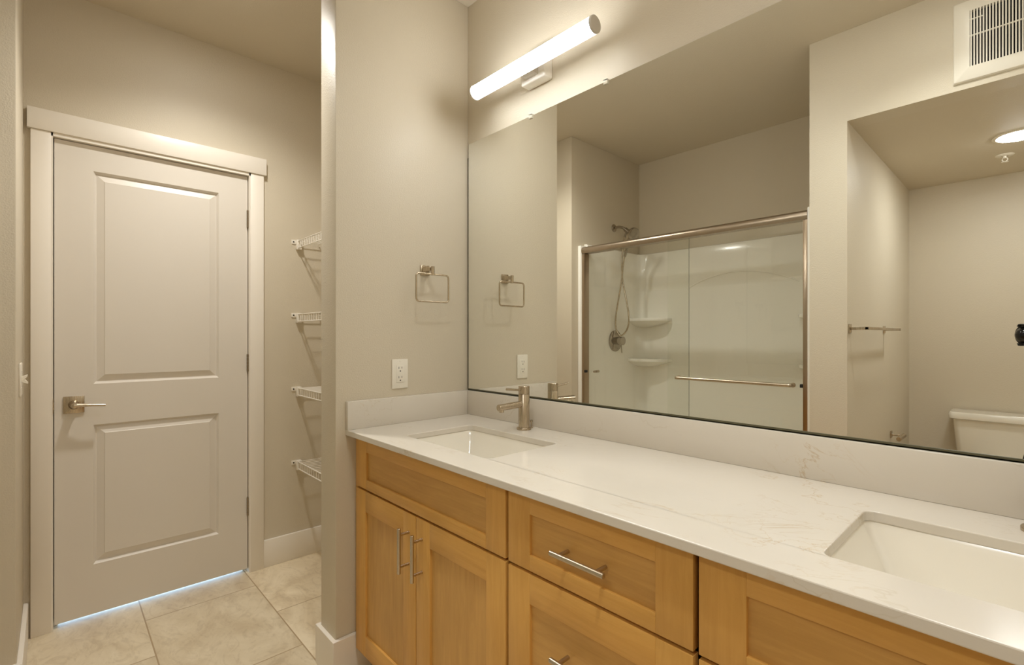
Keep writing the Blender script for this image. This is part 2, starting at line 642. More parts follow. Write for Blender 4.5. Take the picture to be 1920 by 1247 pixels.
# jambs, head jamb, stops behind the leaf
m.box(XD - 0.10, -1.0625, -1.345, -1.3215, 0, 2.049)
m.box(XD - 0.10, -1.0625, -0.5885, -0.565, 0, 2.049)
m.box(XD - 0.10, -1.0625, -1.345, -0.565, 2.0345, 2.052)
m.box(XD - 0.075, XD - 0.0395, -1.3215, -1.306, 0, 2.036)
m.box(XD - 0.075, XD - 0.0395, -0.604, -0.5885, 0, 2.036)
m.box(XD - 0.075, XD - 0.0395, -1.3215, -0.5885, 2.020, 2.036)
trim = struct(m.build('trim_1', M['trim']), 'white craftsman casing round the door')
m = MB().box(-1.0735, -1.0610, -1.3222, -1.3203, 0.895, 0.955, 0.0005).box(-1.0785, -1.0735, -1.3215, -1.3185, 0.908, 0.94)
m.build('strike_plate', M['nickel'], trim)

LX = -1.083                       # front face of the leaf
leaf_y0, leaf_y1, leaf_z0, leaf_z1 = -1.3180, -0.5920, 0.0175, 2.0315
def door_leaf():
    mb = MB()
    t = bmesh.new()
    ys = [leaf_y0, -1.1950, -0.7205, leaf_y1]
    zs = [leaf_z0, 0.2300, 0.8310, 1.0070, 1.9235, leaf_z1]
    vv = {}
    def V(y, z, d=0.0):
        k = (round(y, 5), round(z, 5), round(d, 5))
        if k not in vv:
            vv[k] = t.verts.new((LX + d, y, z))
        return vv[k]
    for i in range(3):
        for j in range(5):
            y0, y1, z0, z1 = ys[i], ys[i + 1], zs[j], zs[j + 1]
            if i == 1 and j in (1, 3):
                rings = [(0, 0), (0.004, -0.005), (0.008, -0.0120), (0.011, -0.0130), (0.037, -0.0040), (0.039, -0.002), (0.0415, -0.002)]
                for (o0, d0), (o1, d1) in zip(rings, rings[1:]):
                    c0 = [(y0 + o0, z0 + o0), (y1 - o0, z0 + o0), (y1 - o0, z1 - o0), (y0 + o0, z1 - o0)]
                    c1 = [(y0 + o1, z0 + o1), (y1 - o1, z0 + o1), (y1 - o1, z1 - o1), (y0 + o1, z1 - o1)]
                    for k in range(4):
                        n = (k + 1) % 4
                        t.faces.new((V(*c0[k], d0), V(*c0[n], d0), V(*c1[n], d1), V(*c1[k], d1)))
                t.faces.new([V(*c, rings[-1][1]) for c in c1])
            else:
                t.faces.new((V(y0, z0), V(y1, z0), V(y1, z1), V(y0, z1)))
    # edges and back
    B = -0.036
    per = [(y, leaf_z0) for y in ys] + [(leaf_y1, z) for z in zs[1:]] + [(y, leaf_z1) for y in ys[::-1][1:]] + [(leaf_y0, z) for z in zs[::-1][1:-1]]
    for k in range(len(per)):
        a, b = per[k], per[(k + 1) % len(per)]
        t.faces.new((V(*a), V(*a, B), V(*b, B), V(*b)))
    t.faces.new([V(*p, B) for p in per][::-1])
    bmesh.ops.recalc_face_normals(t, faces=list(t.faces))
    mb._add(t, 0)
    return mb
door = struct(door_leaf().build('door_1', M['door'], smooth=25, loc=(LX, leaf_y0, 0)), 'white two-panel door with a nickel lever')
m = MB().box(LX, LX + 0.007, -1.2905, -1.2235, 0.8890, 0.9600, 0.001)
m.lathe((LX + 0.006, -1.2775, 0.9245), (1, 0, 0), [(0.0035, 0), (0.0035, 0.002), (0, 0.003)], 12)
m.lathe((LX + 0.006, -1.2365, 0.9245), (1, 0, 0), [(0.0035, 0), (0.0035, 0.002), (0, 0.003)], 12)
ros = m.build('door_handle', M['nickel'], door)
m = MB()
m.lathe((LX + 0.006, -1.257, 0.9245), (1, 0, 0), [(0.0185, 0), (0.0185, 0.012), (0.014, 0.018), (0.0125, 0.030), (0.0125, 0.046), (0.0105, 0.052), (0, 0.054)], 28)
m.tube(smooth_path([(LX + 0.050, -1.257, 0.9245), (LX + 0.052, -1.235, 0.9245), (LX + 0.055, -1.200, 0.9225), (LX + 0.054, -1.158, 0.9190)], 6), 0.0075, 14,
       radii=[0.0105 - 0.005 * min(1, i / 12) for i in range(19)])
m.build('lever', M['nickel'], ros)
for za, zb in ((1.769, 1.859), (1.031, 1.120), (0.292, 0.385)):
    m = MB()
    n = 5
    for k in range(n):
        a = za + (zb - za) * k / n; b = za + (zb - za) * (k + 1) / n - 0.0012
        m.cyl((LX + 0.006, -0.5902, a), (LX + 0.006, -0.5902, b), 0.0062, 14)
    m.box(LX - 0.03, LX + 0.003, -0.5915, -0.5890, za, zb)
    m.build('hinge', M['hinge'], door)

# ------------------------------------------------------------------ light switch
sw = thing('light_switch', 'white double toggle light switch on the left wall', 'switch', (-0.80, YF, 1.058))
m = MB().box(-0.858, -0.742, YF, YF + 0.0055, 1.0, 1.117, 0.0022)
m.build('cover_plate', M['plastic'], sw)
for x, up in ((-0.777, 1), (-0.823, -1)):
    m = MB().hexa([(x - 0.005, YF + 0.004, 1.058 - 0.011), (x + 0.005, YF + 0.004, 1.058 - 0.011), (x + 0.005, YF + 0.004, 1.058 + 0.011), (x - 0.005, YF + 0.004, 1.058 + 0.011)],
                  [(x - 0.004, YF + 0.021, 1.058 + up * 0.015 - 0.0035), (x + 0.004, YF + 0.021, 1.058 + up * 0.015 - 0.0035), (x + 0.004, YF + 0.021, 1.058 + up * 0.015 + 0.0035), (x - 0.004, YF + 0.021, 1.058 + up * 0.015 + 0.0035)])
    m.build('toggle', M['plastic'], sw, bevel=0.001)
    for zz in (1.0285, 1.0885):
        MB().lathe((x, YF + 0.005, zz), (0, 1, 0), [(0.003, 0), (0.003, 0.0012), (0, 0.002)], 10).build('screw', M['plastic'], sw)

# ------------------------------------------------------------------ wire shelves in the linen nook
SX0, SX1 = XD, TP
def wire_shelf(zt, label):
    s = thing('wire_shelf', label, 'shelf', (SX0, 0, zt), 'white wire shelves in the linen nook')
    yf, yb = -0.3450, -0.006
    a, b = SX0 + 0.008, SX1 - 0.008
    m = MB()
    for y in (yb, -0.118, -0.232):
        m.tube([(a, y, zt - 0.003), (b, y, zt - 0.003)], 0.0028, 8)
    n = 30
    for k in range(n):
        x = a + (b - a) * (k + 0.5) / n
        m.tube([(x, yb, zt), (x, yf, zt)], 0.0021, 6)
    m.build('wire_deck', M['wire'], s)
    m = MB()
    m.tube([(a, yf, zt), (b, yf, zt)], 0.0030, 8).tube([(a, yf, zt - 0.038), (b, yf, zt - 0.038)], 0.0030, 8)
    for k in range(n):
        x = a + (b - a) * (k + 0.5) / n
        m.tube([(x, yf, zt), (x, yf, zt - 0.038)], 0.0021, 6)
    m.build('front_lip', M['wire'], s)
    for side in (-1, 1):
        x0, x1 = (SX0, SX0 + 0.024) if side < 0 else (SX1 - 0.024, SX1)
        m = MB().box(x0, x1, yf - 0.007, yf + 0.018, zt - 0.046, zt + 0.007, 0.002)
        xa, xb = (SX0, SX0 + 0.004) if side < 0 else (SX1 - 0.004, SX1)
        m.box(xa, xb, yf - 0.030, yf - 0.005, zt - 0.017, zt + 0.007, 0.0012)
        m.lathe((xa if side > 0 else xb, yf - 0.019, zt - 0.005), (-side, 0, 0), [(0.0042, 0), (0.0042, 0.0015), (0, 0.003)], 10, mat=1)
        m.build('end_bracket', [M['wire'], M['slot']], s)
        m = MB()
        xc = SX0 + 0.005 if side < 0 else SX1 - 0.005
        m.box(xc - 0.005, xc + 0.005, -0.022, 0, zt - 0.02, zt + 0.007, 0.0015)
        m.build('wall_clip', M['wire'], s)
    return s
sh = wire_shelf(1.731, 'topmost white wire shelf in the linen nook right of the door')
copy_thing(sh, (SX0, 0, 1.331), 'second white wire shelf from the top in the linen nook')
copy_thing(sh, (SX0, 0, 0.9285), 'third white wire shelf from the top in the linen nook')
copy_thing(sh, (SX0, 0, 0.5270), 'lowest white wire shelf in the linen nook, nearest the baseboard')

# ------------------------------------------------------------------ vanity: three cabinets
YC = -0.527                     # front face of doors and drawers
def shaker(x0, x1, z0, z1, sl, sr, rb, rt, horizontal_panel):
    """framed front: stiles, rails, recessed panel."""
    m = MB()
    y0, y1 = YC, YC + 0.020
    m.box(x0, x0 + sl, y0, y1, z0, z1, 0.0015, 0)
    m.box(x1 - sr, x1, y0, y1, z0, z1, 0.0015, 0)
    m.box(x0 + sl - 0.0005, x1 - sr + 0.0005, y0, y1, z0, z0 + rb, 0.0012, 1)
    m.box(x0 + sl - 0.0005, x1 - sr + 0.0005, y0, y1, z1 - rt, z1, 0.0012, 1)
    m.box(x0 + sl - 0.004, x1 - sr + 0.004, y0 + 0.0075, y1 - 0.002, z0 + rb - 0.004, z1 - rt + 0.004, 0, 3 if horizontal_panel else 2)
    return m
WM = [M['wood_v'], M['wood_h'], M['panel_v'], M['panel_h']]
def bar_pull(parent, c, vertical, L=0.137, post=0.096):
    x, z = c
    yb = YC - 0.034
    m = MB()
    if vertical:
        m.cyl((x, yb, z - L / 2), (x, yb, z + L / 2), 0.0058, 16, 0, 0.0008)
        for s in (-1, 1):
            m.cyl((x, YC, z + s * post / 2), (x, yb, z + s * post / 2), 0.0045, 12)
        m.build('bar_handle', M['nickel'], parent)
    else:
        m.cyl((x - L / 2, yb, z), (x + L / 2, yb, z), 0.0058, 16, 0, 0.0008)
        for s in (-1, 1):
            m.cyl((x + s * post / 2, YC, z), (x + s * post / 2, yb, z), 0.0045, 12)
        m.build('bar_handle', M['nickel_x'], parent)
ZB = 0.097                      # underside of the cabinets
ZTOP = CT - 0.0195
def carcass(c, x0, x1, gaps):
    m = MB()
    yb, yf = -0.002, YC + 0.0205
    m.box(x0, x0 + 0.016, yf, yb, ZB, ZTOP - 0.001)
    m.box(x1 - 0.016, x1, yf, yb, ZB, ZTOP - 0.001)
    m.box(x0, x1, yf, yb, ZB, ZB + 0.016)
    m.box(x0, x1, -0.012, yb, ZB, ZTOP - 0.001)
    for za, zb in gaps:
        m.box(x0, x1, yf, yf + 0.018, za, zb)
    m.box(x0, x0 + 0.03, yf, yf + 0.018, ZB, ZTOP - 0.001)
    m.box(x1 - 0.03, x1, yf, yf + 0.018, ZB, ZTOP - 0.001)
    m.build('carcass', M['wood_in'], c)
    m = MB().box(x0, x1, -0.455, -0.440, 0, ZB)
    m.build('toe_kick', M['wood_h'], c)
def sink_cabinet(x0, x1, label):
    c = thing('sink_cabinet', label, 'cabinet', (x0, 0, 0), 'maple vanity cabinets')
    carcass(c, x0, x1, [(0.655, 0.70), (0.82, ZTOP - 0.001), (ZB, 0.14)])
    a, b = x0 + 0.004, x1 - 0.004
    shaker(a, b, 0.6810, 0.8570, 0.078, 0.074, 0.034, 0.048, True).build('false_front', WM, c)
    mid = (a + b) / 2
    for p, q, hx in ((a, mid - 0.0015, mid - 0.040), (mid + 0.0015, b, mid + 0.034)):
        d = shaker(p, q, ZB, 0.6735, 0.072, 0.072, 0.072, 0.072, False).build('door', WM, c)
        bar_pull(d, (hx, 0.5685), True)
    return c
s1 = sink_cabinet(0.0205, 0.8245, 'maple cabinet with two doors under the left sink, beside the wall')
s2 = sink_cabinet(1.2985, 2.1025, 'maple cabinet under the right sink, cut off by the picture edge')
dc = thing('drawer_cabinet', 'maple cabinet of drawers between the two sink cabinets', 'cabinet', (0.8265, 0, 0), 'maple vanity cabinets')
carcass(dc, 0.8265, 1.2970, [(0.655, 0.70), (0.37, 0.41), (0.82, ZTOP - 0.001), (ZB, 0.14)])
for za, zb, rb, rt in ((0.6805, 0.8570, 0.036, 0.048), (0.3905, 0.6730, 0.068, 0.068), (ZB, 0.3830, 0.068, 0.068)):
    d = shaker(0.8305, 1.2930, za, zb, 0.072, 0.072, rb, rt, True).build('drawer', WM, dc)
    bar_pull(d, (1.0650, (za + rb + zb - rt) / 2 if zb > 0.7 else (za + zb) / 2 + 0.008), False)
# filler strip between the cabinets and the walls
f = MB().box(0.0, 0.0195, YC + 0.012, YC + 0.03, ZB, ZTOP - 0.001).build('filler_strip', M['wood_v'])
tag(f, 'narrow maple filler strip between wall and left sink cabinet', 'trim')
f = MB().box(2.1035, XR, YC + 0.012, YC + 0.03, ZB, ZTOP - 0.001).build('filler_strip', M['wood_v'])
tag(f, 'narrow maple filler strip between right sink cabinet and right wall', 'trim')

# ------------------------------------------------------------------ countertop, backsplashes
YCF = -0.5560
SK1, SK2 = (0.230, 0.666), (1.463, 1.899)
SY0, SY1 = -0.450, -0.166
F1, F2 = 0.431, 1.696
ct = thing('countertop', 'long white quartz countertop with fine gold veins on the maple cabinets', 'countertop', (0, 0, CT))
m = MB()
holes = [rrect(a, b, SY0, SY1, 0.018, CT - 0.0195)[::-1] for a, b in (SK1, SK2)]
m.holed([Vector((0, YCF, CT - 0.0195)), Vector((XR, YCF, CT - 0.0195)), Vector((XR, 0, CT - 0.0195)), Vector((0, 0, CT - 0.0195))], holes, (0, 0, 0.0195))
m.build('worktop', M['quartz'], ct, bevel=0.0022, smooth=0)
m = MB().box(0.0, XR, -0.020, 0.0, CT, BS, 0.0016)
m.build('backsplash', M['quartz'], ct)
m = MB().box(0.0, 0.020, YCF, -0.0202, CT, BS, 0.0016)
m.build('side_splash', M['quartz'], ct)

def sink(x0, x1, label):
    s = thing('undermount_sink', label, 'sink', ((x0 + x1) / 2, (SY0 + SY1) / 2, CT - 0.16), 'undermount basins')
    zt = CT - 0.0197
    def ring(ix, iy0, iy1, r, z):
        return rrect(x0 - 0.002 + ix, x1 + 0.002 - ix, SY0 - 0.002 + iy0, SY1 + 0.002 - iy1, r, z, 6)
    m = MB()
    inner = [ring(-0.024, -0.024, -0.024, 0.03, zt), ring(0.0, 0.0, 0.0, 0.020, zt), ring(0.004, 0.004, 0.004, 0.014, zt - 0.008),
             ring(0.024, 0.014, 0.022, 0.013, zt - 0.040), ring(0.048, 0.030, 0.046, 0.013, zt - 0.082), ring(0.058, 0.040, 0.056, 0.018, zt - 0.100),
             ring(0.074, 0.056, 0.072, 0.025, zt - 0.114), ring(0.130, 0.095, 0.110, 0.030, zt - 0.124), ring(0.190, 0.120, 0.130, 0.012, zt - 0.128)]
    outer = [ring(0.170, 0.110, 0.120, 0.012, zt - 0.140), ring(0.060, 0.045, 0.055, 0.045, zt - 0.128), ring(0.030, 0.018, 0.030, 0.036, zt - 0.085),
             ring(-0.006, -0.006, -0.006, 0.022, zt - 0.012), ring(-0.024, -0.024, -0.024, 0.03, zt - 0.010)]
    m.loft(inner + outer + [inner[0]], True, (False, False))
    # floor and underside
    m.poly(inner[-1], (0, 0, -0.004))
    m.build('basin', M['china'], s, smooth=50)
    xm, ym = (x0 + x1) / 2, (SY0 + SY1) / 2 + 0.004
    m = MB().lathe((xm, ym, zt - 0.1285), (0, 0, 1), [(0.026, 0), (0.026, 0.003), (0.021, 0.0045), (0.019, 0.003), (0.0, 0.003)], 28)
    m.build('drain', M['nickel'], s)
    return s
sink(*SK1, 'white rectangular undermount sink in the left part of the countertop')
sink(*SK2, 'white rectangular undermount sink in the right part of the countertop')

# ------------------------------------------------------------------ faucets
def faucet(x, label):
    y = -0.083
    f = thing('faucet', label, 'faucet', (x, y, CT), 'brushed nickel faucets')
    m = MB().lathe((x, y, CT + 0.0003), (0, 0, 1), [(0.0265, 0), (0.0265, 0.006), (0.0255, 0.0075), (0.0205, 0.008)], 36)
    m.build('base_ring', M['nickel'], f)
    m = MB().lathe((x, y, CT + 0.0075), (0, 0, 1), [(0.0200, 0), (0.0200, 0.1190), (0.0192, 0.1200), (0.0180, 0.1205)], 40)
    m.build('body', M['nickel'], f)
    m = MB()
    a = Vector((x, y - 0.010, CT + 0.0925)); b = Vector((x, y - 0.122, CT + 0.0885))
    m.cyl(a, b, 0.0118, 28, 0, 0.001)
    sp = m.build('spout', M['nickel'], f)
    d = (b - a).normalized()
    c = b - d * 0.014
    MB().cyl(c + Vector((0, 0, -0.008)), c + Vector((0, 0, -0.0165)), 0.0085, 20).build('aerator', M['nickel'], sp)
    m = MB().lathe((x, y, CT + 0.1285), (0, 0, 1), [(0.0182, -0.001), (0.0200, 0.0), (0.0200, 0.0265), (0.0190, 0.0275), (0.0, 0.0275)], 40)
    h = m.build('handle', M['nickel'], f)
    m = MB().cyl((x, y - 0.015, CT + 0.1425), (x, y - 0.086, CT + 0.1505), 0.0042, 16, 0, 0.0006)
    m.build('lever', M['nickel'], h)
    m = MB().cyl((x, y + 0.038, CT + 0.002), (x, y + 0.038, CT + 0.022), 0.0025, 12).lathe((x, y + 0.038, CT + 0.022), (0, 0, 1), [(0.005, 0), (0.005, 0.006), (0, 0.008)], 14)
    m.cyl((x, y + 0.038, CT + 0.0003), (x, y + 0.038, CT + 0.003), 0.006, 16)
    m.build('drain_lift_rod', M['nickel'], f)
    return f
faucet(F1, 'brushed nickel single-lever faucet behind the left sink')
faucet(F2, 'brushed nickel faucet behind the right sink, mostly outside the picture')

# ------------------------------------------------------------------ mirror
MX0, MX1, MY, MZ0, MZ1 = 0.0095, XR - 0.01, -0.006, 0.984, 2.042
mr = thing('wall_mirror', 'wide frameless wall mirror above the backsplash', 'mirror', (MX0, 0, MZ0))
m = MB()
m.box(MX0, MX1, MY, -0.0008, MZ0, MZ1, 0, 1)
m.bm.faces.ensure_lookup_table()
for f_ in m.bm.faces:
    if f_.normal.y < -0.5 or all(abs(v.co.y - MY) < 1e-6 for v in f_.verts):
        f_.material_index = 0
m.build('mirror_glass', [M['mirror'], M['mirror_edge']], mr, smooth=0)
m = MB().box(MX0, MX1, -0.0085, -0.0062, BS + 0.0003, BS + 0.0075, 0.0004).box(MX0, MX1, -0.0085, -0.0006, BS + 0.0003, BS + 0.0030)
m.build('bottom_channel', M['mirror_edge'], mr)
m = MB().box(0.0012, MX0 - 0.0004, -0.0050, -0.0006, MZ0, 1.985, 0.0003)  # dark strip standing in for the shade in the gap beside the mirror
m.build('gap_shade_strip', M['mirror_edge'], mr)
for x in (0.3895, 0.7340, 1.800):
    m = MB().box(x - 0.008, x + 0.008, -0.011, -0.0062, MZ1 - 0.010, MZ1 + 0.006, 0.001).box(x - 0.008, x + 0.008, -0.011, -0.0004, MZ1 + 0.0005, MZ1 + 0.006, 0.001)
    m.build('clip', M['clear'], mr)

# ------------------------------------------------------------------ vanity lights
def vanity_light(xc, xb, label):
    zc, yc, r, L = 2.171, -0.105, 0.0258, 0.296
    v = thing('vanity_light', label, 'lamp', (xc, 0, zc), 'tube lights above the mirror')
    m = MB().box(xb - 0.060, xb + 0.060, -0.045, 0, 2.142, 2.255, 0.006, 0, 3)
    m.build('back_plate', M['lamp_metal'], v)
    m = MB().box(xb - 0.030, xb + 0.030, yc + r * 0.75, -0.044, zc - 0.014, zc + 0.014, 0.002)
    m.build('mounting_block', M['cap'], v)
    def arc(x, rr, a0, a1, n):
        return [Vector((x, yc - rr * math.cos(R(a0 + (a1 - a0) * k / n)), zc + rr * math.sin(R(a0 + (a1 - a0) * k / n)))) for k in range(n + 1)]
    m = MB().loft([arc(x, r, -DIFFUSER_ANGLE, DIFFUSER_ANGLE, 28) for x in (xc - L + 0.004, xc + L - 0.004)], True)
    m.build('diffuser_tube', M['tube'], v)
    # opaque back shell that holds the diffuser
    m = MB()
    a0, a1 = DIFFUSER_ANGLE, 360 - DIFFUSER_ANGLE
    m.loft([arc(x, r + 0.0012, a0, a1, 12) + arc(x, r - 0.0008, a1, a0, 12) for x in (xc - L + 0.004, xc + L - 0.004)], True)
    m.build('back_shell', M['cap'], v)
    for s in (-1, 1):
        m = MB().lathe((xc + s * (L - 0.004), yc, zc), (s, 0, 0), [(r + 0.0012, -0.003), (r + 0.0012, 0.003), (r - 0.001, 0.005), (0.0, 0.006)], 40)
        m.build('end_cap', M['cap'], v)
    return v
DIFFUSER_ANGLE = 124
vanity_light(0.471, 0.4355, 'glowing white tube light on the wall above the left sink')
vanity_light(1.733, 1.6975, 'glowing white tube light added above the right sink, outside the picture')  # unseen repeat of the left tube, added for its light

# ------------------------------------------------------------------ towel ring
tr = thing('towel_ring', 'square brushed nickel towel ring on the partition wall', 'towel ring', (0, -0.224, 1.478))
m = MB().box(0, 0.006, -0.2445, -0.2035, 1.4580, 1.4990, 0.0012)
m.build('back_plate', M['nickel'], tr)
m = MB().hexa([(0.005, -0.2395, 1.4700), (0.005, -0.2085, 1.4700), (0.005, -0.2085, 1.4905), (0.005, -0.2395, 1.4905)],
              [(0.048, -0.2300, 1.4735), (0.048, -0.2180, 1.4735), (0.048, -0.2180, 1.4870), (0.048, -0.2300, 1.4870)])
m.build('arm', M['nickel'], tr, bevel=0.001)
m = MB().cyl((0.055, -0.2210, 1.4540), (0.055, -0.2210, 1.4900), 0.0075, 18, 0, 0.0008)
m.build('post', M['nickel'], tr)
ringpts = [Vector((0.055, p.x, p.y)) for p in rrect(-0.2965, -0.1450, 1.3495, 1.4585, 0.013, 0, 6)]
m = MB().tube(ringpts, 0.0038, 12, True)
m.build('ring', M['nickel'], tr)

# ------------------------------------------------------------------ outlet
ou = thing('electrical_outlet', 'white duplex electrical outlet above the side splash', 'outlet', (0, -0.3375, 1.0675))
yo, zo = -0.3375, 1.0675
m = MB().box(0, 0.0055, yo - 0.0345, yo + 0.0345, zo - 0.0565, zo + 0.0565, 0.0022)
m.build('cover_plate', M['plastic'], ou)
m = MB().box(0.004, 0.0070, yo - 0.0165, yo + 0.0165, zo - 0.0335, zo + 0.0335, 0.0012)
for dz in (-0.0180, 0.0180):
    zc = zo + dz
    m.box(0.0066, 0.0072, yo - 0.0075, yo - 0.0055, zc + 0.001, zc + 0.009, 0, 1)
    m.box(0.0066, 0.0072, yo + 0.0055, yo + 0.0075, zc + 0.002, zc + 0.009, 0, 1)
    m.lathe((0.0066, yo, zc - 0.007), (1, 0, 0), [(0.0026, 0), (0.0026, 0.0006)], 12, 1)
m.build('receptacle', [M['plastic'], M['slot']], ou)
for dz in (-0.0485, 0.0485):
    MB().lathe((0.0052, yo, zo + dz), (1, 0, 0), [(0.003, 0), (0.003, 0.001), (0, 0.0016)], 10).build('screw', M['plastic'], ou)

# ------------------------------------------------------------------ shower surround
ss = thing('shower_surround', 'white moulded shower surround with corner ledges behind the glass doors', 'shower', (XS, YB, 0))
SZ0, SZ1 = 0.10, 1.886
def u_path(off, r, yfront=-1.552, n=8):
    """plan outline of the surround, off = distance from the walls"""
    x0, x1, yb = XS + off, XE - off, YB + off
    out = [(x0, yfront)]
    for k in range(n + 1):
        a = R(180 + 90 * k / n)
        out.append((x0 + r + r * math.cos(a), yb + r + r * math.sin(a)))
    for k in range(n + 1):
        a = R(270 + 90 * k / n)
        out.append((x1 - r + r * math.cos(a), yb + r + r * math.sin(a)))
    out.append((x1, yfront))
    return out
prof = [(0.004, SZ1), (0.022, SZ1 - 0.001), (0.030, SZ1 - 0.006), (0.034, SZ1 - 0.016), (0.034, 1.690), (0.031, 1.672), (0.010, 1.590), (0.006, 1.576), (0.006, 0.40), (0.007, SZ0)]
closed = prof + [(0.0015, SZ0), (0.0015, SZ1 - 0.002)]
paths = [(u_path(off, 0.075), z) for off, z in closed]
m = MB().loft([[Vector((pth[k][0], pth[k][1], z)) for pth, z in paths] for k in range(len(paths[0][0]))], True, (True, True))
m.build('wall_panel', M['acrylic'], ss, smooth=30)
# raised arch on the back wall
ap = []
for k in range(25):
    t = k / 24
    x = -0.16 + 0.78 * t
    z = 1.572 + 0.100 * math.sin(math.pi * t) ** 0.8
    off = 0.006 + max(0.0, (z - 1.576)) * (0.025 / 0.096)
    ap.append((x, YB + off + 0.001, z))
m = MB().tube(ap, 0.004, 8)
m.build('arch_bead', M['acrylic'], ss)
for side in (-1, 1):
    x0, x1 = (XS + 0.001, XS + 0.030) if side < 0 else (XE - 0.030, XE - 0.001)
    m = MB().box(x0, x1, -1.550, -1.476, 0.0, 1.867, 0.006)
    m.build('front_flange', M['acrylic'], ss)
for side in (-1, 1):
    for zt in (1.352, 1.026):
        cx = XS + 0.006 if side < 0 else XE - 0.006
        cy = YB + 0.006
        def arc(rx, ry, z):
            pts = [Vector((cx, cy, z))]
            for k in range(15):
                a = R(90 * k / 14)
                e = 0.75
                pts.append(Vector((cx - side * rx * max(0.0, math.cos(a)) ** e, cy + ry * max(0.0, math.sin(a)) ** e, z)))
            return pts
        m = MB().loft([arc(0.292, 0.17, zt), arc(0.295, 0.172, zt - 0.006), arc(0.292, 0.170, zt - 0.020), arc(0.255, 0.140, zt - 0.034), arc(0.19, 0.09, zt - 0.052), arc(0.10, 0.04, zt - 0.070)])
        m.build('corner_ledge', M['acrylic'], ss, smooth=45)
m = MB().box(XS + 0.001, XE - 0.001, YB + 0.001, -1.56, 0.0, 0.055, 0.006).box(XS + 0.001, XE - 0.001, -1.60, -1.445, 0.0, 0.115, 0.012)
m.build('shower_pan', M['acrylic'], ss)

# ------------------------------------------------------------------ shower doors
YS = -1.515
sd = thing('shower_door', 'sliding glass shower door with nickel rails, seen in the mirror', 'shower door', (XS, YS, 0.115))
J0, J1 = XS + 0.0306, XE - 0.0306
m = MB()
m.loft([[Vector((x, YS + a * 0.030, 1.8300 + b * 0.0255)) for a, b in ((1, -0.85), (1.15, -0.4), (1.2, 0.1), (1.05, 0.6), (0.6, 0.95), (0, 1), (-0.8, 0.9), (-1, 0.4), (-1, -0.85))] for x in (J0 + 0.0005, J1 - 0.0005)])
m.build('header_rail', M['rail'], sd, smooth=60)
m = MB().box(J0, J1, YS - 0.030, YS + 0.030, 0.1156, 0.140, 0.003)
m.build('bottom_track', M['nickel_x'], sd)
for x0, x1 in ((J0, J0 + 0.022), (J1 - 0.022, J1)):
    m = MB().box(x0, x1, YS - 0.028, YS + 0.028, 0.140, 1.806, 0.002)
    j = m.build('side_jamb', M['bronze'], sd)
    sgn = 1 if x0 < 0 else -1
    xx = x1 if x0 < 0 else x0
    xs_ = sorted((xx, xx + sgn * 0.014))
    m = MB().box(xs_[0], xs_[1], YS + 0.006, YS + 0.030, 0.948, 0.966, 0.002)
    m.build('bumper', M['black'], j)
def pane(x0, x1, y, name, edge):
    m = MB().box(x0, x1, y - 0.003, y + 0.003, 0.141, 1.812, 0, 1)
    for f_ in m.bm.faces:
        ys_ = [v.co.y for v in f_.verts]
        if max(ys_) - min(ys_) < 1e-5:
            f_.material_index = 0
    return m.build(name, [M['pane'], M[edge]], sd, smooth=0)
po = pane(0.112, J1 - 0.014, YS + 0.014, 'outer_panel', 'pane')
pi_ = pane(J0 + 0.014, 0.238, YS - 0.014, 'inner_panel', 'pane_edge')
yo_ = YS + 0.017
m = MB().tube(smooth_path([(0.190, yo_, 0.9585), (0.190, yo_ + 0.034, 0.9585), (0.196, yo_ + 0.044, 0.9585), (0.210, yo_ + 0.047, 0.9585), (0.30, yo_ + 0.047, 0.9585), (0.70, yo_ + 0.047, 0.9585), (0.805, yo_ + 0.047, 0.9585), (0.819, yo_ + 0.044, 0.9585), (0.825, yo_ + 0.034, 0.9585), (0.825, yo_, 0.9585)], 6), 0.0095, 16)
for x in (0.190, 0.825):
    m.cyl((x, yo_, 0.9585), (x, yo_ + 0.008, 0.9585), 0.0125, 18)
m.build('towel_bar', M['nickel_x'], po)
m = MB().cyl((-0.470, YS - 0.020, 0.957), (-0.470, YS - 0.050, 0.957), 0.0095, 18, 0, 0.001).cyl((-0.470, YS - 0.011, 0.957), (-0.470, YS + 0.004, 0.957), 0.008, 18)
m.build('pull_knob', M['nickel'], pi_)

# ------------------------------------------------------------------ shower head and valve
HY = -1.9235
XW = XS + 0.0085
hd = thing('handheld_shower', 'handheld shower head with hose, above the glass shower door', 'shower head', (XS, HY, 2.062))
m = MB().lathe((XS, HY, 2.062), (1, 0, 0), [(0.031, 0), (0.031, 0.003), (0.026, 0.008), (0.016, 0.011), (0.0, 0.011)], 28)
m.build('wall_flange', M['chrome'], hd)
m = MB().tube(smooth_path([(XS + 0.006, HY, 2.062), (XS + 0.045, HY, 2.064), (XS + 0.085, HY, 2.050), (XS + 0.118, HY, 2.026)], 6), 0.0105, 14)
m.build('arm', M['chrome'], hd)
m = MB().cyl((XS + 0.105, HY, 2.037), (XS + 0.152, HY, 1.998), 0.0165, 20, 0, 0.002)
m.cyl((XS + 0.118, HY, 2.015), (XS + 0.100, HY, 1.975), 0.0085, 14)
m.build('holder', M['chrome'], hd)
ax = Vector((0.72, 0.42, -0.50)).normalized()
hc_ = Vector((XS + 0.190, HY + 0.012, 1.988))
m = MB().lathe(hc_ - ax * 0.030, ax, [(0.012, -0.012), (0.028, 0.0), (0.042, 0.012), (0.046, 0.026), (0.044, 0.032), (0.038, 0.034), (0.0, 0.034)], 32)
m.tube(smooth_path([hc_ - ax * 0.022, (XS + 0.150, HY + 0.004, 1.955), (XS + 0.125, HY, 1.900), (XS + 0.100, HY, 1.825)], 6), 0.0135, 16, radii=[0.016 - 0.0045 * i / 18 for i in range(19)])
m.build('spray_head', M['chrome'], hd)
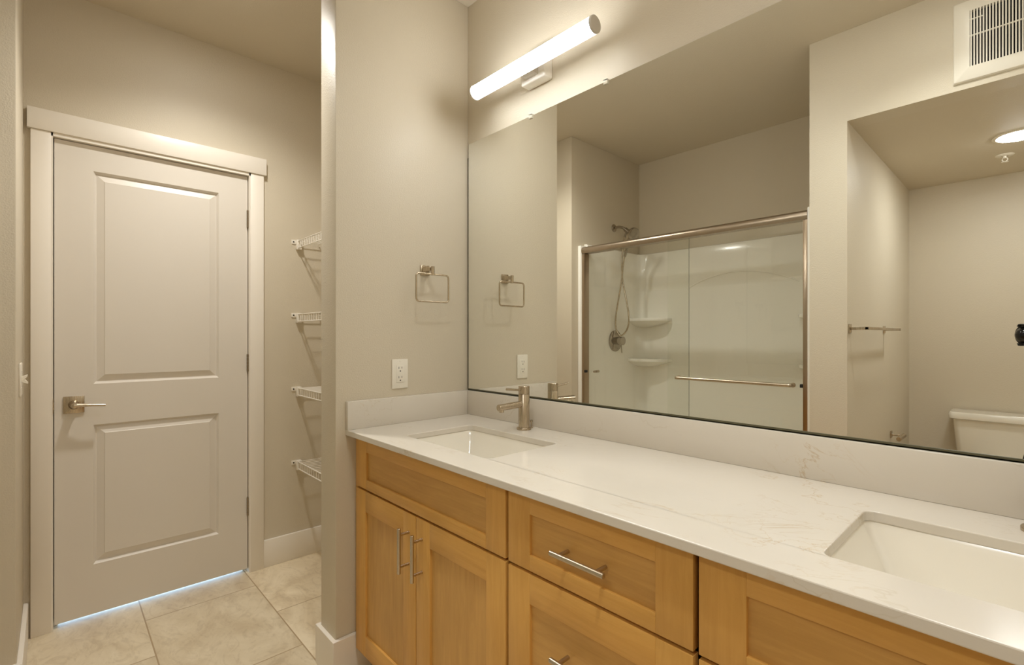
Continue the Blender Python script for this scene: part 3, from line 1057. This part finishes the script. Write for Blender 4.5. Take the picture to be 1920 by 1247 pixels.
m = MB().tube(smooth_path([(-0.4915, HY, 1.828), (-0.507, HY, 1.750), (-0.522, HY, 1.627), (-0.556, HY + 0.01, 1.420), (-0.566, HY + 0.015, 1.310), (-0.556, HY + 0.012, 1.250), (-0.528, HY + 0.006, 1.214), (-0.490, HY, 1.235), (-0.462, HY - 0.005, 1.290), (-0.460, HY - 0.008, 1.370), (-0.485, HY - 0.010, 1.500), (-0.516, HY - 0.010, 1.640), (-0.522, HY - 0.008, 1.800), (-0.505, HY - 0.004, 1.930), (-0.492, HY, 1.976)], 6), 0.0065, 10)
m.build('hose', M['nickel'], hd)
vl = thing('shower_valve', 'round nickel shower valve with lever on the shower side wall', 'valve', (XS, HY, 1.173))
m = MB().lathe((XW - 0.0005, -1.9300, 1.173), (1, 0, 0), [(0.084, 0), (0.084, 0.004), (0.078, 0.008), (0.0, 0.010)], 40)
m.build('round_plate', M['chrome'], vl)
m = MB().lathe((XW + 0.004, -1.9300, 1.173), (1, 0, 0), [(0.030, 0), (0.030, 0.028), (0.0335, 0.031), (0.0335, 0.070), (0.0, 0.072)], 32)
h = m.build('handle', M['chrome'], vl)
m = MB().cyl((XW + 0.055, -1.9300, 1.150), (XW + 0.062, -1.9300, 1.078), 0.0042, 12)
m.build('lever', M['chrome'], h)

# ------------------------------------------------------------------ exhaust fan grille
FX, FZ = 1.616, 2.410
fan = thing('exhaust_fan', 'white square exhaust fan grille on the header wall above the toilet', 'fan', (FX, YF, FZ))
o_, i_ = 0.1635, 0.1120
m = MB()
def sq(h, y, r=0.004):
    return [Vector((p.x, y, p.y)) for p in rrect(FX - h, FX + h, FZ - h, FZ + h, r, 0, 3)]
m.loft([sq(o_, YF), sq(o_, YF + 0.006), sq(o_ - 0.004, YF + 0.012), sq(i_ + 0.020, YF + 0.022), sq(i_, YF + 0.023, 0.001), sq(i_, YF + 0.0006, 0.001)], True, (False, False))
m.build('frame', M['plastic'], fan, smooth=30)
m = MB()
nb = 24
for k in range(nb + 1):
    x = FX - i_ + 0.004 + (2 * i_ - 0.008) * k / nb
    m.box(x - 0.0022, x + 0.0022, YF + 0.010, YF + 0.022, FZ - i_, FZ + i_)
m.box(FX - i_, FX + i_, YF + 0.012, YF + 0.020, FZ + 0.010, FZ + 0.014)
m.box(FX - i_, FX - i_ + 0.04, YF + 0.012, YF + 0.020, FZ + 0.076, FZ + 0.079)
m.build('grille_slats', M['plastic'], fan, smooth=0)
m = MB().box(FX - i_, FX + i_, YF + 0.0005, YF + 0.002, FZ - i_, FZ + i_)
m.build('housing', M['black'], fan, smooth=0)
m = MB().lathe((FX + 0.01, YF + 0.002, FZ - 0.01), (0, 1, 0), [(0.080, 0), (0.080, 0.004), (0.066, 0.004), (0.066, 0.001), (0.022, 0.001), (0.022, 0.006), (0.0, 0.006)], 32)
m.build('motor', M['dark_metal'], fan)

# ------------------------------------------------------------------ recessed lights, sprinkler
def downlight(x, y, z, r, mat, label, watts=0.0, cone=150, tone=(0.968, 0.985, 0.98)):
    d = thing('recessed_downlight', label, 'lamp', (x, y, z), 'round recessed ceiling lights')
    m = MB().lathe((x, y, z), (0, 0, -1), [(r + 0.018, 0), (r + 0.018, 0.0025), (r + 0.004, 0.006), (r, 0.004), (r, 0.0)], 48)
    m.build('trim_ring', M['plastic'], d)
    m = MB().lathe((x, y, z - 0.0005), (0, 0, -1), [(r, 0), (r, 0.0045), (r * 0.8, 0.010), (r * 0.5, 0.013), (0, 0.015)], 48)
    m.build('lens', mat, d)
    if watts:
        la = bpy.data.lights.new('bulb', 'SPOT')
        la.energy = watts; la.color = tone
        la.spot_size = R(cone); la.spot_blend = 1.0; la.shadow_soft_size = 0.045
        lo = bpy.data.objects.new('bulb', la); COL.objects.link(lo)
        lo.parent = d; lo.location = (0, 0, -0.022)
    return d
downlight(1.6300, -2.228, HS, 0.084, M['wc_glow'], 'round glowing recessed light in the lowered ceiling above the toilet')
downlight(-0.50, -0.80, H, 0.075, M['hall_glow'], 'round recessed light in the passage ceiling before the door', HALL_POWER, 138, (1.0, 0.972, 0.915))
downlight(0.86, -0.78, H, 0.075, M['fill_glow'], 'added round fill light in the main ceiling before the vanity, outside the picture', FILL_POWER)  # unseen fill lamp, added to even out the room's light
downlight(1.45, -0.98, H, 0.075, M['fill_glow'], 'second added round fill light in the main ceiling beside the toilet alcove header, outside the picture', 2 * FILL_POWER, 124)  # another unseen fill lamp, added to brighten the cabinet fronts
sp = thing('fire_sprinkler', 'small white fire sprinkler head beside the recessed toilet light', 'sprinkler', (1.5660, -2.563, HS))
m = MB().lathe((1.5660, -2.563, HS), (0, 0, -1), [(0.039, 0), (0.039, 0.002), (0.034, 0.006), (0.014, 0.007), (0.012, 0.002), (0.0, 0.002)], 32)
m.build('escutcheon', M['plastic'], sp)
m = MB().cyl((1.566, -2.563, HS - 0.002), (1.566, -2.563, HS - 0.018), 0.0085, 16)
for s in (-1, 1):
    m.tube(smooth_path([(1.566 + s * 0.008, -2.563, HS - 0.017), (1.566 + s * 0.011, -2.563, HS - 0.027), (1.566 + s * 0.003, -2.563, HS - 0.037)], 4), 0.0020, 8)
m.lathe((1.566, -2.563, HS - 0.037), (0, 0, -1), [(0.004, 0), (0.015, 0.001), (0.015, 0.0025), (0, 0.003)], 20)
m.build('sprinkler_body', M['plastic'], sp)

# ------------------------------------------------------------------ toilet alcove fittings
tb = thing('towel_bar', 'brushed nickel towel bar on the alcove wall, seen in the mirror', 'towel bar', (XT, -1.825, 1.249))
for y in (-1.4440, -2.2060):
    m = MB().box(XT, XT + 0.006, y - 0.0205, y + 0.0205, 1.2280, 1.2700, 0.0012)
    p = m.build('back_plate', M['nickel'], tb)
    m = MB().box(XT + 0.006, XT + 0.078, y - 0.007, y + 0.007, 1.2420, 1.2560, 0.001)
    m.build('post', M['nickel'], p)
m = MB().box(XT + 0.063, XT + 0.077, -2.213, -1.437, 1.2425, 1.2555, 0.001)
m.build('bar', M['nickel'], tb)
tp = thing('toilet_paper_holder', 'empty nickel toilet paper holder on the alcove wall beside the tank', 'holder', (XT, -2.40, 0.617))
m = MB().box(XT, XT + 0.006, -2.4210, -2.3800, 0.5960, 0.6370, 0.0012)
m.build('back_plate', M['nickel'], tp)
m = MB().cyl((XT + 0.005, -2.4005, 0.6165), (XT + 0.064, -2.4005, 0.6165), 0.0068, 16)
m.build('post', M['nickel'], tp)
m = MB().cyl((XT + 0.062, -2.420, 0.6165), (XT + 0.062, -2.255, 0.6165), 0.0125, 20, 0, 0.001)
m.build('roll_bar', M['nickel'], tp)

tx = 1.556
to = thing('toilet', 'white two-piece toilet at the back of the alcove, seen in the mirror', 'toilet', (tx, -2.70, 0))
def tr_ring(w, y0, y1, r, z):
    return rrect(tx - w / 2, tx + w / 2, y0, y1, r, z, 6)
m = MB().loft([tr_ring(0.400, -2.995, -2.842, 0.030, 0.432), tr_ring(0.424, -2.998, -2.836, 0.030, 0.450), tr_ring(0.462, -3.004, -2.826, 0.028, 0.692)])
m.build('tank', M['china'], to, smooth=45)
m = MB().loft([tr_ring(0.470, -3.008, -2.820, 0.026, 0.692), tr_ring(0.498, -3.014, -2.808, 0.026, 0.698), tr_ring(0.502, -3.014, -2.806, 0.026, 0.726), tr_ring(0.490, -3.010, -2.814, 0.024, 0.737)])
m.build('tank_lid', M['china'], to, smooth=45)
def oval(a, b0, b1, yc, z, n=32):
    out = []
    for k in range(n):
        t = 2 * math.pi * k / n
        s, c = math.sin(t), math.cos(t)
        out.append(Vector((tx + a * c, yc + (b1 if s > 0 else b0) * s, z)))
    return out
m = MB().loft([oval(0.105, 0.25, 0.20, -2.62, 0.0), oval(0.105, 0.25, 0.20, -2.62, 0.03), oval(0.095, 0.25, 0.17, -2.62, 0.14), oval(0.125, 0.26, 0.23, -2.60, 0.25), oval(0.170, 0.27, 0.27, -2.58, 0.34),
               oval(0.182, 0.28, 0.29, -2.58, 0.385), oval(0.180, 0.28, 0.288, -2.58, 0.400), oval(0.135, 0.18, 0.240, -2.57, 0.400), oval(0.10, 0.14, 0.18, -2.57, 0.30), oval(0.05, 0.08, 0.08, -2.57, 0.24)])
m.box(tx - 0.15, tx + 0.15, -2.998, -2.78, 0.33, 0.4318, 0.02)
m.build('bowl', M['china'], to, smooth=50)
m = MB().loft([oval(0.186, 0.22, 0.292, -2.58, 0.4015), oval(0.188, 0.222, 0.294, -2.58, 0.414), oval(0.130, 0.15, 0.235, -2.57, 0.416), oval(0.128, 0.148, 0.233, -2.57, 0.4015)], True, (False, False))
m.build('seat', M['plastic'], to, smooth=50)
m = MB().loft([oval(0.188, 0.225, 0.294, -2.58, 0.4165), oval(0.189, 0.226, 0.295, -2.58, 0.430), oval(0.175, 0.21, 0.280, -2.58, 0.436)])
m.build('seat_lid', M['plastic'], to, smooth=50)
m = MB().cyl((tx + 0.17, -2.826, 0.640), (tx + 0.17, -2.808, 0.640), 0.012, 18).tube([(tx + 0.17, -2.810, 0.640), (tx + 0.14, -2.805, 0.634), (tx + 0.10, -2.805, 0.630)], 0.006, 10)
m.build('flush_lever', M['chrome'], to)

# ------------------------------------------------------------------ camera on a tripod (its lens tip shows at the mirror's edge)
fw = Vector((-math.cos(R(43.007)), math.sin(R(43.007)), 0)); rt = Vector((math.sin(R(43.007)), math.cos(R(43.007)), 0)); up = Vector((0, 0, 1))
tip = Vector((CX - 0.052, CY - 0.080, CZ + 0.001))
pc = thing('photo_camera', 'black camera lens at the right edge of the mirror reflection', 'camera', (tip - fw * 0.14 - up * 0.055))
m = MB().lathe(tip, -fw, [(0.0, 0.0), (0.014, 0.0025), (0.025, 0.010), (0.031, 0.020), (0.033, 0.028)], 32)
m.build('front_glass', M['black_gloss'], pc)
m = MB().lathe(tip, -fw, [(0.033, 0.022), (0.040, 0.024), (0.0425, 0.030), (0.0425, 0.060), (0.038, 0.066), (0.038, 0.115), (0.0, 0.115)], 32)
for a0 in (90, 270):
    pts = []
    for k in range(9):
        a = R(a0 - 34 + 68 * k / 8)
        pts.append((a, 0.010 if 2 <= k <= 6 else 0.017))
    inner = [[tip - fw * d + (rt * math.cos(a) + up * math.sin(a)) * r for (a, d) in pts] for r in (0.0385, 0.0425)]
    base = [[tip - fw * 0.032 + (rt * math.cos(a) + up * math.sin(a)) * r for (a, d) in pts] for r in (0.0385, 0.0425)]
    m.loft([base[0], inner[0], inner[1], base[1]], False, (False, False))
m.build('lens', M['black'], pc, smooth=40)
bc = tip - fw * 0.145
def obox(mb, c, hx, hy, z0, z1, bev):
    mb.hexa([c + rt * sx * hx + fw * sy * hy + up * z0 for sx, sy in ((-1, -1), (1, -1), (1, 1), (-1, 1))],
            [c + rt * sx * hx + fw * sy * hy + up * z1 for sx, sy in ((-1, -1), (1, -1), (1, 1), (-1, 1))], 0, bev)
m = MB(); obox(m, bc, 0.068, 0.032, -0.055, 0.045, 0.008); obox(m, bc, 0.026, 0.030, 0.040, 0.066, 0.008); obox(m, bc + rt * 0.055 + fw * 0.022, 0.016, 0.026, -0.05, 0.044, 0.008)
m.build('camera_body', M['black'], pc)
base = bc - up * 0.055
tpd = thing('tripod', 'black tripod under the camera opposite the mirror', 'tripod', (base.x, base.y, 0))
m = MB().cyl(base - up * 0.001, base - up * 0.016, 0.030, 24).lathe(base - up * 0.016, (0, 0, -1), [(0.016, 0), (0.024, 0.02), (0.024, 0.05), (0.014, 0.07)], 24)
m.build('ball_head', M['black'], tpd)
m = MB().cyl(base - up * 0.086, base - up * 0.50, 0.0135, 18)
m.build('centre_column', M['dark_metal'], tpd)
hub = base - up * 0.20
m = MB().cyl(hub + up * 0.03, hub - up * 0.03, 0.036, 24)
m.build('leg_hub', M['black'], tpd)
for a in (62, 180, -62):
    d = fw * math.cos(R(a)) + rt * math.sin(R(a))
    a0 = hub + d * 0.03
    a1 = Vector((hub.x, hub.y, 0.012)) + d * 0.25
    m = MB().tube([a0, a0.lerp(a1, 0.40)], 0.0145, 14).tube([a0.lerp(a1, 0.38), a0.lerp(a1, 0.72)], 0.0120, 14).tube([a0.lerp(a1, 0.70), a1], 0.0095, 14)
    lg = m.build('leg', M['dark_metal'], tpd)
    MB().lathe((a1.x, a1.y, 0.0), (0, 0, 1), [(0.013, 0), (0.014, 0.01), (0.010, 0.02), (0, 0.024)], 16).build('rubber_foot', M['black'], lg)
